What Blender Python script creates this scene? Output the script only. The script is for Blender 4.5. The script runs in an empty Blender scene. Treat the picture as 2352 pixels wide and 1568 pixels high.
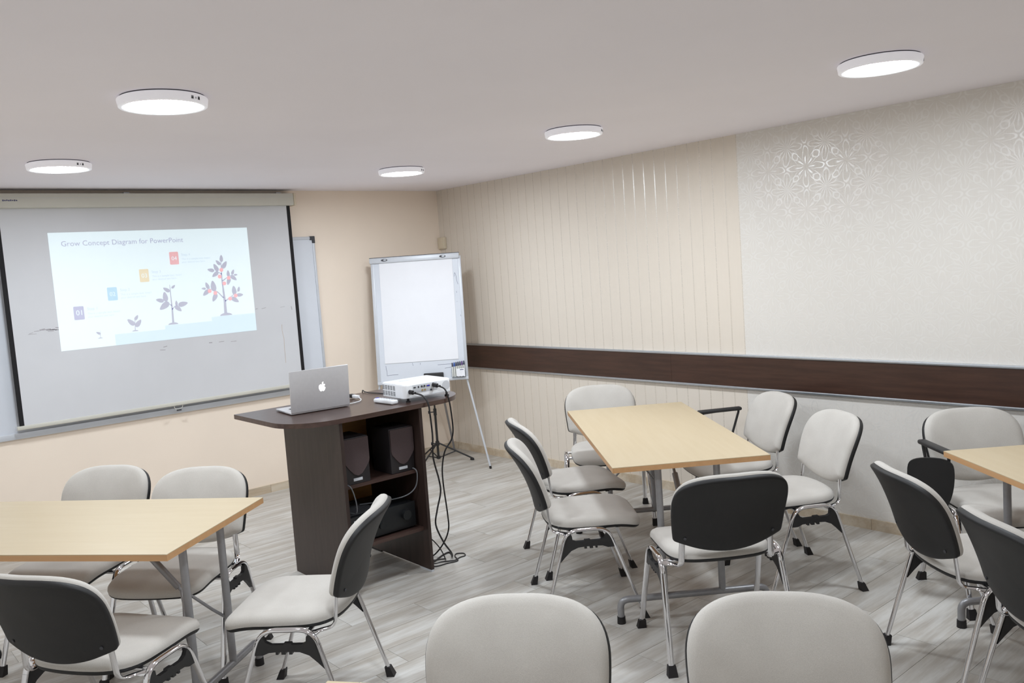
import bpy, bmesh, math, random
from mathutils import Vector, Matrix
random.seed(7)
S = bpy.context.scene
COL = S.collection
PI = math.pi
R = math.radians

# ------------------------------------------------------------------ camera
def cam_axes(yaw, pitch, roll):
    cy, sy, cp, sp = math.cos(yaw), math.sin(yaw), math.cos(pitch), math.sin(pitch)
    fwd = Vector((sy*cp, cy*cp, sp)); right = Vector((cy, -sy, 0)); up = right.cross(fwd)
    c, s = math.cos(roll), math.sin(roll)
    return c*right + s*up, -s*right + c*up, -fwd
cd = bpy.data.cameras.new('camera'); cd.sensor_width = 36; cd.lens = 1961.4/2352*36
cd.clip_start = 0.05
cam = bpy.data.objects.new('camera', cd); COL.objects.link(cam)
ax = cam_axes(0.7034, -0.0906, -0.0703)
M3 = Matrix((ax[0], ax[1], ax[2])).transposed()
cam.matrix_world = Matrix.Translation((-4.8776, -6.7139, 1.7587)) @ M3.to_4x4()
S.camera = cam

# ------------------------------------------------------------------ world, exposure
w = bpy.data.worlds.new('world'); S.world = w; w.use_nodes = True
w.node_tree.nodes['Background'].inputs[0].default_value = (.6, .65, .7, 1)
w.node_tree.nodes['Background'].inputs[1].default_value = 0.3
S.view_settings.view_transform = 'Standard'; S.view_settings.look = 'None'
S.view_settings.gamma = 1; S.view_settings.use_curve_mapping = False
S.view_settings.exposure = 1.46
LAMP = 40.0            # radiance of the lamp diffusers
RX0, RY0, H = -5.25, -7.15, 2.5

# ------------------------------------------------------------------ materials
def srgb(r, g, b):
    f = lambda c: (c/255/12.92) if c/255 <= .04045 else ((c/255+.055)/1.055)**2.4
    return (f(r), f(g), f(b), 1)
class NT:
    def __init__(s, m): s.t = m.node_tree; s.n = s.t.nodes; s.l = s.t.links
    def new(s, ty, **k):
        n = s.n.new(ty)
        for a, b in k.items(): setattr(n, a, b)
        return n
    def put(s, sock, v):
        if hasattr(v, 'links') or isinstance(v, bpy.types.NodeSocket): s.l.new(v, sock)
        else: sock.default_value = v
    def m(s, op, a, b=0.0, c=None):
        n = s.new('ShaderNodeMath', operation=op); s.put(n.inputs[0], a); s.put(n.inputs[1], b)
        if c is not None: s.put(n.inputs[2], c)
        return n.outputs[0]
    def ss(s, x, a, b):
        n = s.new('ShaderNodeMapRange', interpolation_type='SMOOTHSTEP'); s.put(n.inputs[0], x)
        n.inputs[1].default_value = a; n.inputs[2].default_value = b; return n.outputs[0]
    def mix(s, f, a, b):
        n = s.new('ShaderNodeMix', data_type='RGBA'); s.put(n.inputs[0], f); s.put(n.inputs[6], a); s.put(n.inputs[7], b); return n.outputs[2]
    def noise(s, vec, scale, detail=3, rough=.5):
        n = s.new('ShaderNodeTexNoise'); n.inputs['Scale'].default_value = scale; n.inputs['Detail'].default_value = detail
        n.inputs['Roughness'].default_value = rough
        if vec is not None: s.l.new(vec, n.inputs['Vector'])
        return n.outputs['Fac']
    def bump(s, h, strength, dist):
        n = s.new('ShaderNodeBump'); s.put(n.inputs['Height'], h); n.inputs['Strength'].default_value = strength
        n.inputs['Distance'].default_value = dist; return n.outputs[0]
    def coord(s, scale=(1,1,1), kind='Object', add=None):
        c = s.new('ShaderNodeTexCoord').outputs[kind]
        mp = s.new('ShaderNodeMapping'); s.l.new(c, mp.inputs[0]); mp.inputs['Scale'].default_value = scale
        if add is not None: s.l.new(add, mp.inputs['Location'])
        return mp.outputs[0]
MATS = {}
def mat(name, col, rough=.5, metal=0., var=.06, vscale=9., bump=0., bscale=200., emit=None, estr=0., spec=.5, stretch=(1,1,1), alpha=None, trans=0.):
    if name in MATS: return MATS[name]
    m = bpy.data.materials.new(name); m.use_nodes = True; n = NT(m); b = n.n['Principled BSDF']
    vec = n.coord(stretch)
    f = n.noise(vec, vscale)
    c0 = tuple(max(0, x*(1-var)) for x in col[:3])+(1,); c1 = tuple(min(1, x*(1+var)) for x in col[:3])+(1,)
    n.l.new(n.mix(n.ss(f, .3, .7), c0, c1), b.inputs['Base Color'])
    b.inputs['Roughness'].default_value = rough; b.inputs['Metallic'].default_value = metal
    b.inputs['Specular IOR Level'].default_value = spec
    if bump: n.l.new(n.bump(n.noise(vec, bscale, 2), bump, .002), b.inputs['Normal'])
    if emit: b.inputs['Emission Color'].default_value = emit; b.inputs['Emission Strength'].default_value = estr
    if trans: b.inputs['Transmission Weight'].default_value = trans; b.inputs['IOR'].default_value = 1.2
    MATS[name] = m; return m
def wood(name, dark, light, rough=.4, stretch=(1, 14, 14), scale=2.2, spec=.5, coat=0.):
    m = bpy.data.materials.new(name); m.use_nodes = True; n = NT(m); b = n.n['Principled BSDF']
    f = n.noise(n.coord(stretch), scale, 6, .62)
    n.l.new(n.mix(n.ss(f, .3, .72), dark, light), b.inputs['Base Color'])
    b.inputs['Roughness'].default_value = rough; b.inputs['Specular IOR Level'].default_value = spec
    n.l.new(n.bump(f, .08, .002), b.inputs['Normal']); b.inputs['Coat Weight'].default_value = coat
    return m

M = {}
M['ceiling'] = mat('ceiling_paint', srgb(249, 243, 248), .8, var=.01, vscale=1.5, bump=.05, bscale=60)
M['wallfront'] = mat('cream_wall_paint', srgb(250, 234, 217), .6, var=.015, vscale=2, bump=.12, bscale=130)
M['wallplain'] = mat('plain_wall_paint', srgb(240, 236, 230), .7, var=.015, vscale=2, bump=.1, bscale=130)
M['alu'] = mat('brushed_aluminium', srgb(190, 194, 200), .35, .85, var=.03, vscale=30)
M['alu_white'] = mat('silver_painted_metal', srgb(208, 211, 217), .42, .1, var=.02)
M['chrome'] = mat('chrome', srgb(225, 225, 228), .07, 1., var=.01)
M['greymetal'] = mat('grey_powder_coat', srgb(150, 149, 151), .38, .35, var=.04, vscale=40)
M['black'] = mat('black_plastic', srgb(34, 33, 34), .45, var=.1, bump=.12, bscale=500)
M['shell'] = mat('black_textured_shell', srgb(21, 20, 21), .52, var=.06, bump=.25, bscale=700)
M['rubber'] = mat('black_rubber', srgb(26, 22, 24), .6, var=.1)
M['cable'] = mat('black_cable', srgb(30, 27, 29), .5, var=.1)
M['greycable'] = mat('grey_cable', srgb(120, 122, 126), .5)
M['whitecable'] = mat('white_cable', srgb(235, 236, 238), .4, var=.02)
M['wboard'] = mat('white_enamel', srgb(222, 226, 234), .22, var=.012, vscale=3)
M['paper'] = mat('white_paper', srgb(244, 244, 248), .75, var=.01, vscale=5)
M['screen'] = mat('matte_screen', srgb(216, 216, 219), .75, var=.02, vscale=2.5)
M['casing'] = mat('ivory_casing', srgb(210, 207, 196), .5, var=.02, vscale=3)
M['blackborder'] = mat('black_border', srgb(18, 16, 19), .8)
M['dirt'] = mat('screen_smudge', srgb(176, 172, 176), .8, var=.2)
M['ink'] = mat('dark_blue_ink', srgb(70, 72, 110), .6, var=.15)
M['brownline'] = mat('brown_crease', srgb(190, 174, 160), .8, var=.15)
M['silver'] = mat('laptop_aluminium', srgb(206, 204, 206), .42, .35, var=.015, vscale=60)
M['keys'] = mat('black_keys', srgb(30, 30, 33), .5)
M['glass'] = mat('dark_glass', srgb(12, 12, 14), .08)
M['projwhite'] = mat('glossy_white_plastic', srgb(240, 241, 244), .25, var=.01)
M['projgrey'] = mat('light_grey_plastic', srgb(205, 207, 212), .45, var=.03)
M['vent'] = mat('vent_dark', srgb(70, 70, 74), .7)
M['blueplastic'] = mat('blue_plastic', srgb(52, 62, 190), .4)
M['gold'] = mat('gold_ring', srgb(190, 170, 130), .3, .7)
M['orange'] = mat('hardboard_brown', srgb(206, 150, 84), .6, var=.12, vscale=4, stretch=(1, 6, 6))
M['grille'] = mat('speaker_grille_cloth', srgb(74, 60, 60), .85, var=.12, vscale=400)
M['spkbody'] = mat('speaker_vinyl', srgb(40, 36, 38), .5)
M['amp'] = mat('amplifier_black', srgb(22, 24, 26), .4)
M['ivory'] = mat('ivory_plastic', srgb(222, 208, 184), .5, var=.02)
M['lampring'] = mat('lamp_white_plastic', srgb(240, 238, 242), .4, var=.01, emit=(.95,.95,1,1), estr=.09)
M['applelight'] = mat('lit_emblem', (1, 1, 1, 1), .5, var=0, emit=(1, 1, 1, 1), estr=1.6)
M['grout'] = mat('pale_grout', srgb(206, 202, 196), .8, var=.04, vscale=50)
M['clear'] = mat('clear_plastic', srgb(235, 240, 245), .08, var=.01, trans=.85)
M['beech'] = wood('beech_laminate', srgb(194, 175, 143), srgb(198, 180, 149), .36, (1.2, 16, 16), 1.6)
M['edge'] = wood('beech_edge_band', srgb(196, 150, 104), srgb(206, 160, 114), .4, (1, 10, 10), 2)
M['wenge'] = wood('wenge_laminate', srgb(48, 35, 31), srgb(60, 46, 41), .45, (12, 12, 1.2), 3)
M['wengetop'] = wood('wenge_laminate_top', srgb(64, 47, 42), srgb(82, 62, 56), .28, (1.2, 14, 14), 3)
M['band'] = wood('wenge_band', srgb(58, 37, 28), srgb(74, 49, 38), .38, (14, 1.0, 14), 3)
M['inkpurple'] = mat('purple_cap', srgb(110, 80, 140), .4); M['inkdark'] = mat('dark_cap', srgb(72, 76, 96), .4)
M['inkblue'] = mat('blue_cap', srgb(50, 90, 175), .4); M['penbody'] = mat('white_pen_body', srgb(226, 226, 220), .4)
M['cardred'] = mat('print_mark', srgb(120, 110, 140), .6)

def fabric_mat():
    m = bpy.data.materials.new('light_grey_weave'); m.use_nodes = True; n = NT(m); b = n.n['Principled BSDF']
    v = n.coord()
    a = n.noise(n.coord((1, 4, 1)), 420, 2); c = n.noise(n.coord((4, 1, 1)), 420, 2); big = n.noise(v, 6, 2)
    t = n.m('ADD', n.m('MULTIPLY', n.m('ADD', a, c), .35), n.m('MULTIPLY', big, .3))
    n.l.new(n.mix(n.ss(t, .35, .65), srgb(186, 180, 173), srgb(205, 200, 193)), b.inputs['Base Color'])
    b.inputs['Roughness'].default_value = .92; b.inputs['Specular IOR Level'].default_value = .2
    b.inputs['Sheen Weight'].default_value = .25; b.inputs['Sheen Roughness'].default_value = .4
    n.l.new(n.bump(n.m('ADD', a, c), .25, .001), b.inputs['Normal'])
    return m
M['fabric'] = fabric_mat()

def plank_mat(name='floor_plank_wood_look', c0=srgb(176, 168, 158), c1=srgb(207, 204, 199)):
    m = bpy.data.materials.new(name); m.use_nodes = True; n = NT(m); b = n.n['Principled BSDF']
    oi = n.new('ShaderNodeObjectInfo').outputs['Random']
    comb = n.new('ShaderNodeCombineXYZ')
    n.l.new(n.m('MULTIPLY', oi, 37.), comb.inputs[0]); n.l.new(n.m('MULTIPLY', oi, 91.), comb.inputs[1])
    v1 = n.coord((1.3, 9, 9), add=comb.outputs[0]); v2 = n.coord((2.2, 42, 42), add=comb.outputs[0])
    v3 = n.coord((3.0, 10, 10), add=comb.outputs[0])
    g1 = n.noise(v1, 1.3, 5, .6); g2 = n.noise(v2, 1.5, 5, .65); kn = n.noise(v3, 1.1, 3, .55)
    t = n.m('ADD', n.m('MULTIPLY', g1, .72), n.m('MULTIPLY', g2, .28))
    base = n.mix(n.ss(t, .36, .66), c0, c1)
    streak = n.ss(kn, .60, .76)
    col = n.mix(n.m('MULTIPLY', streak, .55), base, srgb(158, 145, 133))
    hsv = n.new('ShaderNodeHueSaturation'); n.l.new(col, hsv.inputs['Color'])
    n.l.new(n.m('ADD', n.m('MULTIPLY', oi, .10), .95), hsv.inputs['Value'])
    n.l.new(hsv.outputs[0], b.inputs['Base Color'])
    b.inputs['Roughness'].default_value = .42; b.inputs['Specular IOR Level'].default_value = .4
    n.l.new(n.bump(g2, .12, .002), b.inputs['Normal'])
    return m
M['plank'] = plank_mat(); M['skirt'] = plank_mat('skirting_wood_look', srgb(196, 176, 150), srgb(216, 203, 184))

def stripe_paper():
    m = bpy.data.materials.new('striped_wallpaper'); m.use_nodes = True; n = NT(m); b = n.n['Principled BSDF']
    sep = n.new('ShaderNodeSeparateXYZ'); n.l.new(n.coord(), sep.inputs[0]); y = sep.outputs[1]
    ph = n.m('FRACT', n.m('ADD', n.m('MULTIPLY', y, 10.), 100.26))
    d = n.m('ABSOLUTE', n.m('SUBTRACT', ph, .5))
    line = n.m('SUBTRACT', 1., n.ss(d, .035, .06))
    fine = n.noise(n.coord((60, 400, 3)), 1., 2)
    br = n.ss(n.noise(n.coord((1, 1, 90)), 4., 2), .3, .45)
    base = n.mix(fine, srgb(224, 213, 200), srgb(232, 222, 209))
    lm = n.m('MULTIPLY', line, n.m('ADD', n.m('MULTIPLY', br, .3), .7))
    n.l.new(n.mix(lm, base, srgb(217, 206, 192)), b.inputs['Base Color'])
    n.l.new(n.m('SUBTRACT', .52, n.m('MULTIPLY', lm, .26)), b.inputs['Roughness'])
    n.l.new(n.m('ADD', .25, n.m('MULTIPLY', lm, 1.8)), b.inputs['Specular IOR Level'])
    n.l.new(n.bump(n.m('ADD', fine, n.m('MULTIPLY', line, -.6)), .12, .001), b.inputs['Normal'])
    return m
def floral_paper():
    m = bpy.data.materials.new('floral_wallpaper'); m.use_nodes = True; n = NT(m); b = n.n['Principled BSDF']
    wob = n.new('ShaderNodeTexNoise'); wob.inputs['Scale'].default_value = 14
    sep = n.new('ShaderNodeSeparateXYZ'); n.l.new(n.coord(), sep.inputs[0])
    n.l.new(n.coord(), wob.inputs['Vector'])
    ws = n.new('ShaderNodeSeparateXYZ'); n.l.new(wob.outputs['Color'], ws.inputs[0])
    P = .265
    u0 = n.m('ADD', n.m('DIVIDE', sep.outputs[1], P), n.m('MULTIPLY', n.m('SUBTRACT', ws.outputs[0], .5), .12))
    v0 = n.m('ADD', n.m('DIVIDE', sep.outputs[2], P), n.m('MULTIPLY', n.m('SUBTRACT', ws.outputs[1], .5), .12))
    def polar(off):
        u = n.m('SUBTRACT', n.m('FRACT', n.m('ADD', u0, 100.+off)), .5); v = n.m('SUBTRACT', n.m('FRACT', n.m('ADD', v0, 100.+off)), .5)
        r = n.m('SQRT', n.m('ADD', n.m('MULTIPLY', u, u), n.m('MULTIPLY', v, v)))
        return r, n.m('ARCTAN2', v, u)
    r, th = polar(0.1)
    pet = n.m('POWER', n.m('ABSOLUTE', n.m('COSINE', n.m('MULTIPLY', th, 4.))), .7)
    edge = n.m('ABSOLUTE', n.m('SUBTRACT', r, n.m('MULTIPLY', pet, .46)))
    star = n.m('SUBTRACT', 1., n.ss(edge, .012, .035))
    core = n.m('MULTIPLY', n.ss(n.m('ABSOLUTE', n.m('COSINE', n.m('MULTIPLY', th, 4.))), .9, .98), n.m('MULTIPLY', n.ss(r, .03, .1), n.m('SUBTRACT', 1., n.ss(r, .2, .28))))
    star = n.m('MAXIMUM', star, core)
    r2, th2 = polar(.6)
    ray = n.ss(n.m('ABSOLUTE', n.m('COSINE', n.m('MULTIPLY', th2, 8.))), .80, .95)
    burst = n.m('MULTIPLY', ray, n.m('SUBTRACT', 1., n.ss(r2, .12, .42)))
    pet2 = n.m('ABSOLUTE', n.m('SUBTRACT', r2, n.m('ADD', .2, n.m('MULTIPLY', n.m('ABSOLUTE', n.m('COSINE', n.m('MULTIPLY', th2, 4.))), .22))))
    burst = n.m('MAXIMUM', burst, n.m('MULTIPLY', n.m('SUBTRACT', 1., n.ss(pet2, .01, .03)), .8))
    mask = n.m('MAXIMUM', star, burst)
    fine = n.noise(n.coord((60, 400, 6)), 1., 2)
    base = n.mix(fine, srgb(224, 218, 210), srgb(232, 227, 221))
    n.l.new(n.mix(n.m('MULTIPLY', mask, .25), base, srgb(240, 237, 232)), b.inputs['Base Color'])
    n.l.new(n.m('SUBTRACT', .5, n.m('MULTIPLY', mask, .18)), b.inputs['Roughness'])
    n.l.new(n.m('ADD', .25, n.m('MULTIPLY', mask, 1.6)), b.inputs['Specular IOR Level'])
    n.l.new(n.bump(n.m('ADD', n.m('MULTIPLY', fine, .5), mask), .1, .001), b.inputs['Normal'])
    return m
M['stripes'] = stripe_paper(); M['floral'] = floral_paper()
def emis(name, col, s, base=(.8, .8, .8, 1)):
    return mat(name, base, .8, var=0., emit=col, estr=s)

# ------------------------------------------------------------------ mesh helpers
class MB:
    def __init__(s): s.v = []; s.f = []
    def add(s, vs, fs):
        o = len(s.v); s.v += [tuple(v) for v in vs]; s.f += [tuple(i+o for i in f) for f in fs]; return s
    def box(s, x0, x1, y0, y1, z0, z1, T=None):
        vs = [Vector((x, y, z)) for x in (x0, x1) for y in (y0, y1) for z in (z0, z1)]
        if T: vs = [T @ v for v in vs]
        return s.add(vs, [(0,1,3,2),(4,6,7,5),(0,4,5,1),(2,3,7,6),(0,2,6,4),(1,5,7,3)])
    def rbox(s, x0, x1, y0, y1, z0, z1, r=.005, seg=2, T=None):
        bm = bmesh.new(); bmesh.ops.create_cube(bm, size=1)
        for v in bm.verts: v.co = Vector(((x0+x1)/2+v.co.x*(x1-x0), (y0+y1)/2+v.co.y*(y1-y0), (z0+z1)/2+v.co.z*(z1-z0)))
        bmesh.ops.bevel(bm, geom=bm.edges[:], offset=r, segments=seg, affect='EDGES', profile=.5)
        bm.verts.index_update()
        s.add([(T @ v.co) if T else v.co.copy() for v in bm.verts], [[v.index for v in f.verts] for f in bm.faces]); bm.free(); return s
    def prism(s, pts, fn, a, b):
        n = len(pts); vs = [fn(p[0], p[1], a) for p in pts]+[fn(p[0], p[1], b) for p in pts]
        fs = [tuple(range(n))[::-1], tuple(range(n, 2*n))]+[(i, (i+1) % n, n+(i+1) % n, n+i) for i in range(n)]
        return s.add(vs, fs)
    def tube(s, pts, ra, rb=None, axis=None, n=10, cap=True):
        rb = rb or ra; pts = [Vector(p) for p in pts]; L = len(pts); vs = []; prev = None
        for i, p in enumerate(pts):
            t = (pts[min(i+1, L-1)]-pts[max(i-1, 0)]).normalized()
            if axis: A = Vector(axis); A = (A-t*A.dot(t)).normalized()
            else:
                A = prev if prev else (Vector((0, 0, 1)) if abs(t.z) < .9 else Vector((1, 0, 0)))
                A = (A-t*A.dot(t)).normalized(); prev = A
            B = t.cross(A)
            for k in range(n):
                a = 2*PI*k/n; vs.append(p+A*math.cos(a)*ra+B*math.sin(a)*rb)
        fs = [(i*n+k, i*n+(k+1) % n, (i+1)*n+(k+1) % n, (i+1)*n+k) for i in range(L-1) for k in range(n)]
        if cap: fs += [tuple(range(n))[::-1], tuple(range((L-1)*n, L*n))]
        return s.add(vs, fs)
    def cyl(s, p, q, r, n=20, r2=None):
        p, q = Vector(p), Vector(q); t = (q-p).normalized()
        A = (Vector((0, 0, 1)) if abs(t.z) < .9 else Vector((1, 0, 0))); A = (A-t*A.dot(t)).normalized(); B = t.cross(A)
        r2 = r if r2 is None else r2
        vs = [p+(A*math.cos(2*PI*k/n)+B*math.sin(2*PI*k/n))*r for k in range(n)]+[q+(A*math.cos(2*PI*k/n)+B*math.sin(2*PI*k/n))*r2 for k in range(n)]
        return s.add(vs, [tuple(range(n))[::-1], tuple(range(n, 2*n))]+[(k, (k+1) % n, n+(k+1) % n, n+k) for k in range(n)])
    def lathe(s, prof, n=64, c=(0, 0, 0)):
        vs = [(c[0]+r*math.cos(2*PI*k/n), c[1]+r*math.sin(2*PI*k/n), c[2]+z) for r, z in prof for k in range(n)]
        fs = [(i*n+k, i*n+(k+1) % n, (i+1)*n+(k+1) % n, (i+1)*n+k) for i in range(len(prof)-1) for k in range(n)]
        return s.add(vs, fs)
    def mesh(s, name, m, smooth=40):
        me = bpy.data.meshes.new(name); me.from_pydata(s.v, [], s.f); me.materials.append(m)
        bm = bmesh.new(); bm.from_mesh(me); bmesh.ops.recalc_face_normals(bm, faces=bm.faces[:]); bm.to_mesh(me); bm.free()
        if smooth:
            me.polygons.foreach_set('use_smooth', [True]*len(me.polygons)); me.set_sharp_from_angle(angle=R(smooth))
        me.update(); return me
    def build(s, name, m, parent=None, loc=None, smooth=40):
        o = bpy.data.objects.new(name, s.mesh(name, m, smooth)); COL.objects.link(o)
        if parent: o.parent = parent
        if loc: o.location = loc
        return o
def tag(o, label=None, cat=None, group=None, kind=None):
    if label: o['label'] = label
    if cat: o['category'] = cat
    if group: o['group'] = group
    if kind: o['kind'] = kind
    return o
def empty(name, loc, rz=0, label=None, cat=None, group=None):
    o = bpy.data.objects.new(name, None); COL.objects.link(o); o.location = loc; o.rotation_euler = (0, 0, rz); o.empty_display_size = .1
    return tag(o, label, cat, group)
def copy_tree(o, parent=None):
    c = o.copy(); COL.objects.link(c); c.parent = parent
    for ch in list(o.children): copy_tree(ch, c)
    return c
def fillet(pts, rad, n=5):
    pts = [Vector(p) for p in pts]; out = [pts[0]]
    for i in range(1, len(pts)-1):
        a, p, b = pts[i-1], pts[i], pts[i+1]; da, db = (a-p), (b-p)
        r = min(rad, da.length*.48, db.length*.48); A = p+da.normalized()*r; B = p+db.normalized()*r
        for k in range(n+1):
            t = k/n; out.append(A*(1-t)**2+p*2*t*(1-t)+B*t*t)
    out.append(pts[-1]); return out
def spline(pts, n=8):
    pts = [Vector(p) for p in pts]; P = [pts[0]*2-pts[1]]+pts+[pts[-1]*2-pts[-2]]; out = []
    for i in range(1, len(P)-2):
        for k in range(n):
            t = k/n; a, b, c, d = P[i-1], P[i], P[i+1], P[i+2]
            out.append(.5*((2*b)+(c-a)*t+(2*a-5*b+4*c-d)*t*t+(3*b-a-3*c+d)*t**3))
    out.append(pts[-1]); return out
def closed_spline(pts, n=4):
    L = len(pts); out = []; P = [Vector(p) for p in pts]
    for i in range(L):
        a, b, c, d = P[i-1], P[i], P[(i+1) % L], P[(i+2) % L]
        for k in range(n):
            t = k/n; out.append(.5*((2*b)+(c-a)*t+(2*a-5*b+4*c-d)*t*t+(3*b-a-3*c+d)*t**3))
    return out
def text_mesh(s):
    cu = bpy.data.curves.new('t', 'FONT'); cu.body = s; cu.resolution_u = 3
    o = bpy.data.objects.new('t', cu); COL.objects.link(o); bpy.context.view_layer.update()
    me = bpy.data.meshes.new_from_object(o.evaluated_get(bpy.context.evaluated_depsgraph_get()))
    vs = [v.co.copy() for v in me.vertices]; fs = [tuple(p.vertices) for p in me.polygons]
    bpy.data.objects.remove(o); bpy.data.meshes.remove(me); bpy.data.curves.remove(cu)
    x0 = min(v.x for v in vs); x1 = max(v.x for v in vs)
    return [Vector((v.x-x0, v.y, 0)) for v in vs], fs, x1-x0

# ------------------------------------------------------------------ room shell
def struct(o): return tag(o, kind='structure')
fl = struct(MB().box(RX0, 0, RY0, 0, -.12, -.002).build('floor', M['grout'], smooth=0))
PW, PLN, GAP = .183, 1.2, .0022
pl_cache = {}
def plank_mesh(L, Wd):
    k = (round(L, 3), round(Wd, 3))
    if k not in pl_cache:
        pl_cache[k] = MB().box(-L/2+GAP/2, L/2-GAP/2, -Wd/2+GAP/2, Wd/2-GAP/2, -.006, 0).mesh('plank', M['plank'], 0)
    return pl_cache[k]
offs = {0: -2.874, 1: -2.50, 2: -1.95, 3: -2.90, -1: -1.863, -2: -2.275, -4: -1.67, -3: -2.72}
rows = range(-16, 33)
for i in rows:
    y1 = -2.77-PW*i; y0 = y1-PW
    y1 = min(y1, 0); y0 = max(y0, RY0)
    if y1-y0 < .01: continue
    off = offs.get(i, -2.77+((i*.437) % 1.0)*PLN)
    k = math.floor((RX0-off)/PLN)
    while off+k*PLN < 0:
        x0, x1 = max(RX0, off+k*PLN), min(0, off+(k+1)*PLN); k += 1
        if x1-x0 < .02: continue
        o = bpy.data.objects.new('plank', plank_mesh(x1-x0, y1-y0)); COL.objects.link(o); o.parent = fl
        o.location = ((x0+x1)/2, (y0+y1)/2, 0)
struct(MB().box(RX0-.15, .15, RY0-.15, .15, H, H+.15).build('ceiling', M['ceiling'], smooth=0))
struct(MB().box(RX0-.15, .15, 0, .15, -.12, H).build('wall_front', M['wallfront'], smooth=0))
YB = -3.378
wr = MB().box(0, .15, YB, 0, -.12, H).box(0, .15, RY0, YB, -.12, H)
wo = struct(wr.build('wall_right', M['stripes'], smooth=0)); wo.data.materials.append(M['floral'])
for p in wo.data.polygons:
    if p.center.y < YB-.001: p.material_index = 1
struct(MB().box(RX0-.15, RX0, RY0, 0, -.12, H).build('wall_left', M['wallplain'], smooth=0))
struct(MB().box(RX0-.15, .15, RY0-.15, RY0, -.12, H).build('wall_back', M['wallplain'], smooth=0))
# skirting made of the same wood-look tile
def skirting(name, horizontal):
    r = struct(empty(name, (0, 0, 0)))
    L = -RX0 if horizontal else -RY0; a = 0.; i = 0; first = .74 if horizontal else .62
    while a < L-.01:
        b = min(L, a+(first if i == 0 else 1.2)); hh = .066; t = .011
        if horizontal: m = MB().box(-b+.001, -a-.001, -t, 0, 0, hh); c = (-(a+b)/2, 0, 0)
        else: m = MB().box(-t, 0, -b+.001, -a-.001, 0, hh); c = (0, -(a+b)/2, 0)
        o = m.build('skirting_tile', M['skirt'], r, smooth=0)
        a = b; i += 1
    return r
skirting('baseboard_front', True); skirting('baseboard_right', False)
# dark wainscot band with aluminium edging
tr = struct(empty('trim_1', (0, 0, .815)))
ya = 0.
for k, yb in enumerate((-2.75, -5.5, RY0)):
    MB().box(-.018, 0, yb+.0006, ya-.0006, .008, .212).build('band_board', M['band'], tr, smooth=0); ya = yb
MB().rbox(-.024, 0, RY0, 0, -.008, .008, .003).build('edging', M['alu'], tr)
MB().rbox(-.024, 0, RY0, 0, .212, .228, .003).build('edging', M['alu'], tr)

# ------------------------------------------------------------------ ceiling lamps
diff = emis('lamp_diffuser', (.85, .93, 1, 1), LAMP, (.9, .9, .9, 1))
def lamp_proto():
    r = empty('ceiling_lamp', (0, 0, H))
    MB().lathe([(0, -.004), (.158, -.004), (.166, -.008), (.168, -.012), (.164, -.038), (.161, -.0405), (.150, -.0405), (.1435, -.0385), (.1435, -.03)]).build('housing', M['lampring'], r)
    MB().lathe([(.157, 0), (.157, -.004)]).build('mounting_plate', M['vent'], r)
    MB().lathe([(.1432, -.0382), (.10, -.0392), (.05, -.0396), (.0005, -.0397)]).build('diffuser', diff, r)
    for g in (-1, 1):
        m = MB()
        for q in (-1, 0, 1):
            a = -PI/2+g*.10+q*.022
            T = Matrix.Rotation(a, 4, 'Z')
            m.box(.1645, .1672, -.0012, .0012, -.030, -.018, T)
        m.build('vent_slot', M['vent'], r)
    T = Matrix.Rotation(-PI/2, 4, 'Z')
    a, b = T @ Vector((.162, 0, -.025)), T @ Vector((.1675, 0, -.025))
    MB().cyl(a, b, .004, 12).build('screw', M['projgrey'], r)
    return r
lp = lamp_proto()
lamps = [(-3.655, -3.27, 'lit round ceiling lamp over the table below the projected slide'),
         (-3.60, -1.385, 'lit round ceiling lamp just in front of the roller screen case'),
         (-1.315, -3.19, 'lit round ceiling lamp above the middle beech table by striped wallpaper'),
         (-1.35, -1.45, 'lit round ceiling lamp closest to the corner with the flipchart'),
         (-1.275, -4.97, 'lit round ceiling lamp beside the floral wallpaper'),
         (-3.66, -5.1, 'lit round ceiling lamp over the pale chairs facing away from screen')]
for i, (x, y, lb) in enumerate(lamps):
    o = lp if i == 0 else copy_tree(lp)
    o.location = (x, y, H); o.rotation_euler = (0, 0, R(26 if x < -3 else 33))
    tag(o, lb, 'lamp', 'round ceiling lamps')

# ------------------------------------------------------------------ whiteboard, roller screen, slide
wb = empty('whiteboard', (-2.86, 0, .79), 0, 'large white wall board with silver frame behind the roller screen', 'whiteboard')
BX0, BX1 = -1.52, 1.52
MB().box(BX0, BX1, -.016, -.001, 0.01, 1.31).build('board', M['wboard'], wb, smooth=0)
MB().rbox(BX0, BX1, -.024, 0, 1.295, 1.32, .004).build('frame_rail', M['alu_white'], wb)
MB().rbox(BX0, BX0+.022, -.024, 0, 0, 1.31, .004).build('frame_rail', M['alu_white'], wb)
MB().rbox(BX1-.022, BX1, -.024, 0, 0, 1.31, .004).build('frame_rail', M['alu_white'], wb)
MB().rbox(BX0, BX1, -.03, 0, 0, .045, .006).build('frame_rail', M['alu_white'], wb)
for x0, x1 in ((BX0-.003, BX0+.045), (BX1-.045, BX1+.003)):
    c = MB().rbox(x0, x1, -.027, 0, 1.29, 1.323, .005)
    xs = (x0, x0+.026) if x0 < 0 else (x1-.026, x1)
    c.rbox(xs[0], xs[1], -.027, 0, 1.262, 1.30, .005); c.build('corner_cap', M['vent'], wb)
for x, z in ((-1.03, .137), (-1.03, .195), (-.985, .22)): MB().box(x, x+.012, -.0168, -.016, z, z+.004).build('marker_stain', M['ink'], wb, smooth=0)

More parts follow.
